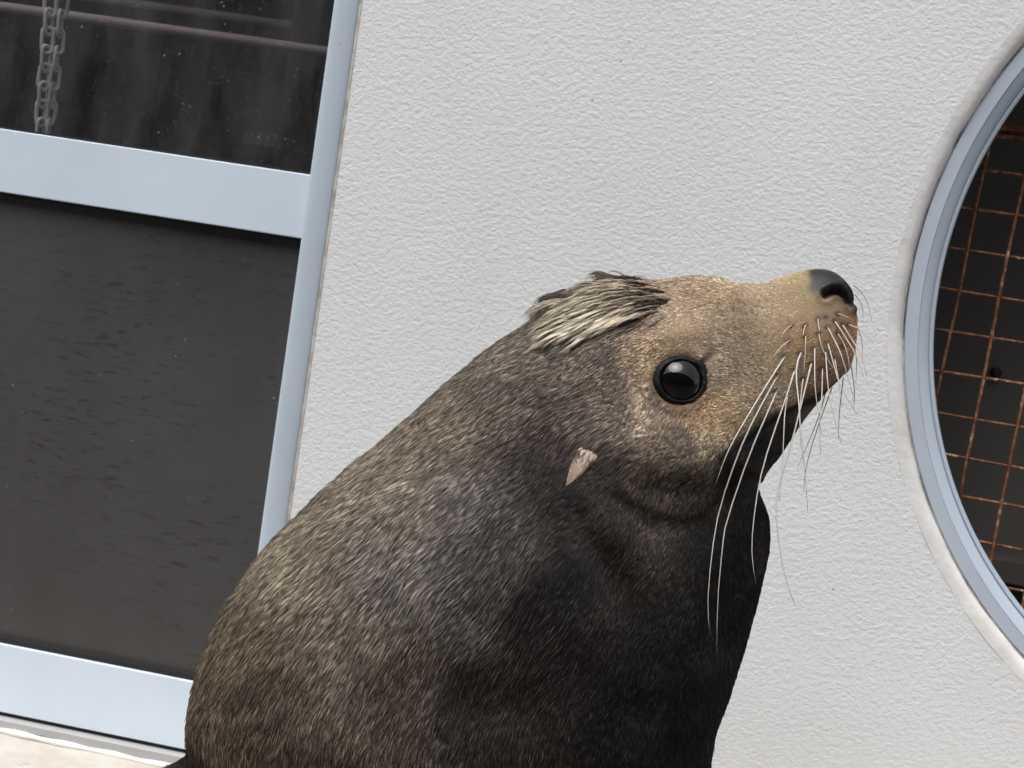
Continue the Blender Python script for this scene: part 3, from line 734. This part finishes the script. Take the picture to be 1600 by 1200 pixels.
def whisk(pts, far):
    r0, _, _ = surf(*pts[0]); L0 = abs(r0[2]); n = len(pts); m_ = 12; out = []
    ln = sum(math.dist(pts[i], pts[i+1]) for i in range(n-1)); t = np.linspace(0, n-1, m_)
    q = spline(np.array(pts, float), t)
    for i in range(m_):
        s = i/(m_-1)
        if not far:
            L = L0-2+min(ln*.30, 75)*math.sin(s*1.5); sp_, _, _ = surf(q[i,0], q[i,1]); zx, zy = proj_px(sp_)
            if s > .05 and math.hypot(zx-q[i,0], zy-q[i,1]) < 6: L = max(L, sp_[2]+5+8*s)
        else: L = -(abs(far)+ln*.45*math.sin(s*1.5))
        k = 1-L/F; out.append(world_of(np.array([800+(q[i,0]-800)*k, 600+(q[i,1]-600)*k, L]))-SO)
    rb_ = (.62 if ln < 70 else (.85 if ln < 220 else 1.15))*(.8 if far else 1)
    o = link('whisker', tube_mesh('whisker', out, [SC*(rb_*(1-s)**.7+.28) for s in np.linspace(0, 1, m_)], 6), M_wh, sea)
for w_ in WH: whisk(w_, 0)
for w_ in FAR: whisk(w_, 26)

# ------------------------------------------------------------------ fur
LEN = np.array([(1310,450,3),(1240,440,5.5),(1270,540,5.5),(1180,480,7),(1130,560,7.5),(1064,545,5.5),(1064,645,9),(1010,630,9),(1010,600,8),(1130,660,9),(1060,740,13),(960,560,13),(1060,450,9),
       (930,740,16),(925,694,26),(905,705,22),(850,650,19),(780,600,20),(600,740,23),(450,900,24),(640,900,25),(560,1050,25),(800,950,22),(950,830,18),(1100,900,14),(1150,760,9),(1050,1050,17),(400,1150,25),(0,1400,22)], float)
def lenmap(px, py):
    d2 = (px[:,None]-LEN[None,:,0])**2+(py[:,None]-LEN[None,:,1])**2; w = 1/(d2+150)**1.8; return (w@LEN[:,2])/w.sum(1)
def curves_obj(name, pts, rad, col, mat, parent):
    n, k, _ = pts.shape
    hc = bpy.data.hair_curves.new(name); hc.add_curves([k]*n)
    hc.attributes['position'].data.foreach_set('vector', (pts-SO).astype(np.float32).ravel()) if 'position' in hc.attributes else hc.position_data.foreach_set('vector', (pts-SO).astype(np.float32).ravel())
    ra = hc.attributes.get('radius') or hc.attributes.new('radius', 'FLOAT', 'POINT'); ra.data.foreach_set('value', rad.astype(np.float32).ravel())
    ca = hc.attributes.new('coat', 'FLOAT_COLOR', 'CURVE'); ca.data.foreach_set('color', np.c_[col, np.ones(n)].astype(np.float32).ravel())
    hc.materials.append(mat.m); o = bpy.data.objects.new(name, hc); C.objects.link(o); o.parent = parent; o['kind'] = 'stuff'; return o
def fur_mat(name, root, rough, spec):
    f = Mat(name, rough=rough, spec=spec); a = f.n.new('ShaderNodeAttribute'); a.attribute_name = 'coat'
    hi = f.n.new('ShaderNodeHairInfo'); k = f.ramp(hi.outputs['Intercept'], [(0, root), (.55, 1.0)])
    f.set(color=f.mix(1.0, a.outputs['Color'], k, 'MULTIPLY')); return f
M_fur = fur_mat('fur_hair', .50, .48, .2)
M_crest = fur_mat('crest_hair', .42, .5, .4)

def sample(n, dens_fn):
    a = P[:-1]; b = P[1:]; an_ = np.linalg.norm(np.cross(b-a, np.roll(a, -1, 1)-a), axis=2)
    w = (an_*dens_fn(PX[:-1], PY[:-1], P[:-1])).ravel(); w /= w.sum()
    q = rng.choice(w.size, n, p=w); i, j = q//NT, q % NT; f, g_ = rng.random(n), rng.random(n); j2 = (j+1) % NT
    bl = lambda X: ((X[i,j]*(1-f)[:,None]+X[i+1,j]*f[:,None])*(1-g_)[:,None] + (X[i,j2]*(1-f)[:,None]+X[i+1,j2]*f[:,None])*g_[:,None])
    return bl(P), bl(N), bl(T)
def unit(v): return v/np.maximum(np.linalg.norm(v, axis=1, keepdims=True), 1e-9)
def bare(px, py):
    return np.clip(np.maximum.reduce([nosem(px, py)*1.7-.7, eyem(px, py)*1.2, mouthm(px, py)*1.0-.25]), 0, 1)
def fur_density(px, py, p):
    d = np.where(p[...,2] > 0, 1.0, .42)
    d = d*(1+1.6*sm(px, 800, 900)*sm(960-py, 0, 120))*np.where((px > 1120) & (py < 720), 1.5, 1.0)
    d = d*np.where((py > 1260) | (px < 200), .16, 1.0)
    return d*(1-bare(px, py))**2
NH = 560000
hp, hn, htn = sample(NH, fur_density)
hn = unit(hn); htn = unit(htn-hn*(htn*hn).sum(1, keepdims=True))
hpx, hpy = proj_px(hp); bt = np.cross(hn, htn)
hl = lenmap(hpx, hpy)*rng.uniform(.65, 1.2, NH); hl = np.where(hl > 9, 9+(hl-9)*.82, hl*1.2)
out_ = (hpy > 1260) | (hpx < 200)
n1 = vnoise(hp, .022, 21); n2 = vnoise(hp, .075, 22); n3 = vnoise(hp, .16, 23)
ang = .18*n1+.09*n2+.07*n3+rng.normal(0, .10, NH)
lift = np.clip(.20+.10*n3+rng.normal(0, .08, NH), .05, .6)
lift = np.where(hl < 9, lift*1.1, lift)
flow = htn*np.cos(ang)[:,None]+bt*np.sin(ang)[:,None]
d0 = flow*np.cos(lift)[:,None]+hn*np.sin(lift)[:,None]; d1 = flow*np.cos(lift*.3)[:,None]+hn*np.sin(lift*.3)[:,None]
ks = np.array([0, .34, .68, 1.0])
pts = np.stack([hp-hn*1.0+hl[:,None]*(d0*s*(1-.5*s)+d1*.5*s*s) for s in ks], 1)
# wet tufts: tips drawn together
NCl = NH//4
kd = KDTree(NCl); seeds = rng.choice(NH, NCl, replace=False)
for q, sidx in enumerate(seeds): kd.insert(hp[sidx]+htn[sidx]*hl[sidx]*.3, q)
kd.balance()
own = np.fromiter((kd.find(v)[1] for v in hp+htn*hl[:,None]*.3), int, NH); sid = seeds[own]
pull = (.36*np.clip((hl-5)/10, 0, 1)*rng.uniform(.5, 1, NH))[:,None,None]*np.array([0, .22, .65, 1.0])[None,:,None]
near = (np.linalg.norm(hp-hp[sid], axis=1) < 14)[:,None,None]
pts = pts+np.where(near, pull, 0)*(pts[sid]-pts)
cl = rng.random(NCl)[own]; hr = rng.random(NH)
base = coat(hpx, hpy); base = base*.76+base.mean(1, keepdims=True)*.24*np.array([1.0,.98,.98])
lum = base.mean(1)
amp = np.clip((hl-2)/9, .30, 1)
v = .5+(cl-.5)*.50+(hr-.5)*.85; v = v+.10*n1+.13*n2+.06*n3
mult = np.exp((v-.56)*2.0*amp)*.88
col = base*mult[:,None]
lt_ = np.clip((v-.66)*3, 0, 1)*amp; col = col+lt_[:,None]*np.array([.034,.029,.023])*np.clip(lum/.10, .22, 1)[:,None]
nz = nosem(hpx, hpy)[:,None]; col = col*(1-nz)+np.array([.02,.018,.018])*nz
dk = np.maximum(dotm(hpx, hpy)*.92, np.clip(mouthm(hpx, hpy)*1.1, 0, .9))[:,None]; col = col*(1-dk)+np.array([.010,.008,.008])*dk
red = np.clip(1.22-np.hypot((hpx-EYE[0])/46, (hpy-EYE[1]-2)/43), 0, .5)[:,None]*1.3
col = col*(1-red)+np.array([.06,.032,.02])*red
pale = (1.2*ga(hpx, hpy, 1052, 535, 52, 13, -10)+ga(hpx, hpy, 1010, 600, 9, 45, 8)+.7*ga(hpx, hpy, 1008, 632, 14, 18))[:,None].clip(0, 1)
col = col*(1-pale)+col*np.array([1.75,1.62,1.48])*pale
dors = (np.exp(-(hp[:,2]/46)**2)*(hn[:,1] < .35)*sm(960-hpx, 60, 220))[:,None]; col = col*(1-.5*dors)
w0 = np.where(hpx > 1120, .42, .45)*np.clip(hl/11, .75, 1.0)*np.where(out_, 2.2, 1)*rng.uniform(.7, 1.25, NH)
rad = SC*w0[:,None]*np.array([.9, 1.0, .72, .12])
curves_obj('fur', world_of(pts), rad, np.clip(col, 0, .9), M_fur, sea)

# short down on the ears
def ear_fur():
    st_, cl_, rd_ = [], [], []
    for V, cen, ax, n, K in EARS:
        V = np.array(V).reshape(n, K, 3)
        for _ in range(1900):
            f = rng.random()**1.15*(n-1.01); i = int(f); f -= i; k = int(rng.integers(K)); l = (k+1) % K; g_ = rng.random()
            p = (V[i,k]*(1-f)+V[i+1,k]*f)*(1-g_)+(V[i,l]*(1-f)+V[i+1,l]*f)*g_; s_ = (i+f)/(n-1)
            c0 = V[i].mean(0); nr = p-c0; nr /= np.linalg.norm(nr)+1e-9
            d = ax*1.0+nr*.12+rng.normal(0, .10, 3); d /= np.linalg.norm(d); L_ = np.interp(s_, [.2, .5], [13, 4])*rng.uniform(.7, 1.2)
            st_.append([p-nr*.5+d*L_*q for q in (0, .35, .7, 1)]); rd_.append(np.array([.3, .34, .26, .07])*rng.uniform(.7, 1.2))
            m_ = np.clip((s_-.50)/.16+rng.normal(0, .25), 0, 1); cl_.append((np.array([.075, .058, .046])*(1-m_)+np.array([.50, .40, .30])*m_)*rng.uniform(.6, 1.2))
    return np.array(st_), np.array(rd_)*SC, np.array(cl_)
a_, b_, c_ = ear_fur()
curves_obj('ear_fur', world_of(a_), b_, np.clip(c_, 0, .9), M_fur, sea)

# ------------------------------------------------------------------ pale crest of long wet hair on the crown
WHORL = np.array([1046., 468.])
def crest():
    tufts = []
    n = 0
    while n < 190:
        x, y = rng.uniform(868, 1044), rng.uniform(418, 535)
        top = np.interp(x, [840, 900, 960, 1000, 1040], [482, 452, 440, 436, 458])
        bot = np.interp(x, [840, 880, 930, 985, 1040], [530, 528, 518, 498, 478])
        if y < top-1 or y > bot: continue
        n += 1; tufts.append((x, y))
    strands = []; rads = []; cols = []; main = len(tufts)
    for _ in range(70):
        x = rng.uniform(868, 1034); b_ = np.interp(x, [840, 880, 930, 985, 1040], [530, 528, 518, 498, 478]); tufts.append((x, b_+rng.uniform(-4, 16)))
    for ti, (x, y) in enumerate(tufts):
        p, nrm, tg = surf(x, y)
        side = rng.random() < .18 and y < 462
        rx, ry = np.array([x, y])-WHORL; rl = math.hypot(rx, ry)
        dv = np.array([rx, ry])/rl*.75+np.array([-.80, .42])*.75+rng.normal(0, .13, 2); dv /= np.linalg.norm(dv)
        ln = rng.uniform(30, 56)*np.interp(rl, [0, 25, 60, 200], [.3, .55, 1.0, .9])
        drop = np.array([-.52, .86])
        tone = rng.random()+.28*np.clip((470-y)/30, -.6, 1)*(.9); tipc = np.array([.64, .57, .46]) if tone < .66 else (np.array([.42, .38, .29]) if tone < .86 else np.array([.12, .095, .075]))
        if ti >= main: tipc = np.array([.17, .14, .11])*rng.uniform(.6, 1.5); ln *= .55
        if rl < 85: tipc = tipc*np.interp(rl, [8, 30, 70], [.14, .45, .95])*np.array([1.05, 1, .92])
        K = int(rng.integers(45, 75)); wd = rng.uniform(5, 9.5)
        perp = np.array([-dv[1], dv[0]]); up_ = (rng.uniform(.30, .55)+rng.uniform(.2, .75)*max(0, 1-abs(p[2])/70)) if ti < main else rng.uniform(.12, .25)
        if ti >= main: K = 22
        for k in range(K):
            o1, o2 = rng.normal(0, wd*.5), rng.normal(0, 6)
            r3 = np.array([p[0]+perp[0]*o1+dv[0]*o2, p[1]+perp[1]*o1+dv[1]*o2, p[2]]); 
            r3 = r3-nrm*((r3-p)@nrm)
            l = ln*rng.uniform(.75, 1.1); row = []
            for s in (0, .2, .4, .6, .8, 1.0):
                dd = dv*(s-.32*s*s)+drop*.32*s*s
                d3 = np.array([dd[0], dd[1], 0])*l; d3 = d3-nrm*(d3@nrm)*.92
                cen = r3*(1-s)+(p*s+r3*0) if False else r3-(np.array([perp[0], perp[1], 0])*o1)*.85*s**1.2
                curl = (tg*0)
                # follow the skull: sink with distance
                h = l*up_*(s*(1-.62*s))-(.010*l*s)**2*0-.0022*(l*s)**2
                row.append(cen+d3+nrm*(h-1))
            strands.append(row); c = tipc*rng.uniform(.6, 1.2); cols.append(c); rads.append(np.array([.42, .46, .46, .40, .27, .07])*rng.uniform(.7, 1.2))
            if abs(p[2]) < 40 and rng.random() < .5:                     # the far side of the crown
                strands.append([np.array([q[0], q[1], -q[2]]) for q in row]); cols.append(c); rads.append(rads[-1])
    return np.array(strands), np.array(rads)*SC, np.array(cols)
a_, b_, c_ = crest()
curves_obj('crest', world_of(a_), b_, np.clip(c_, 0, .9), M_crest, sea)
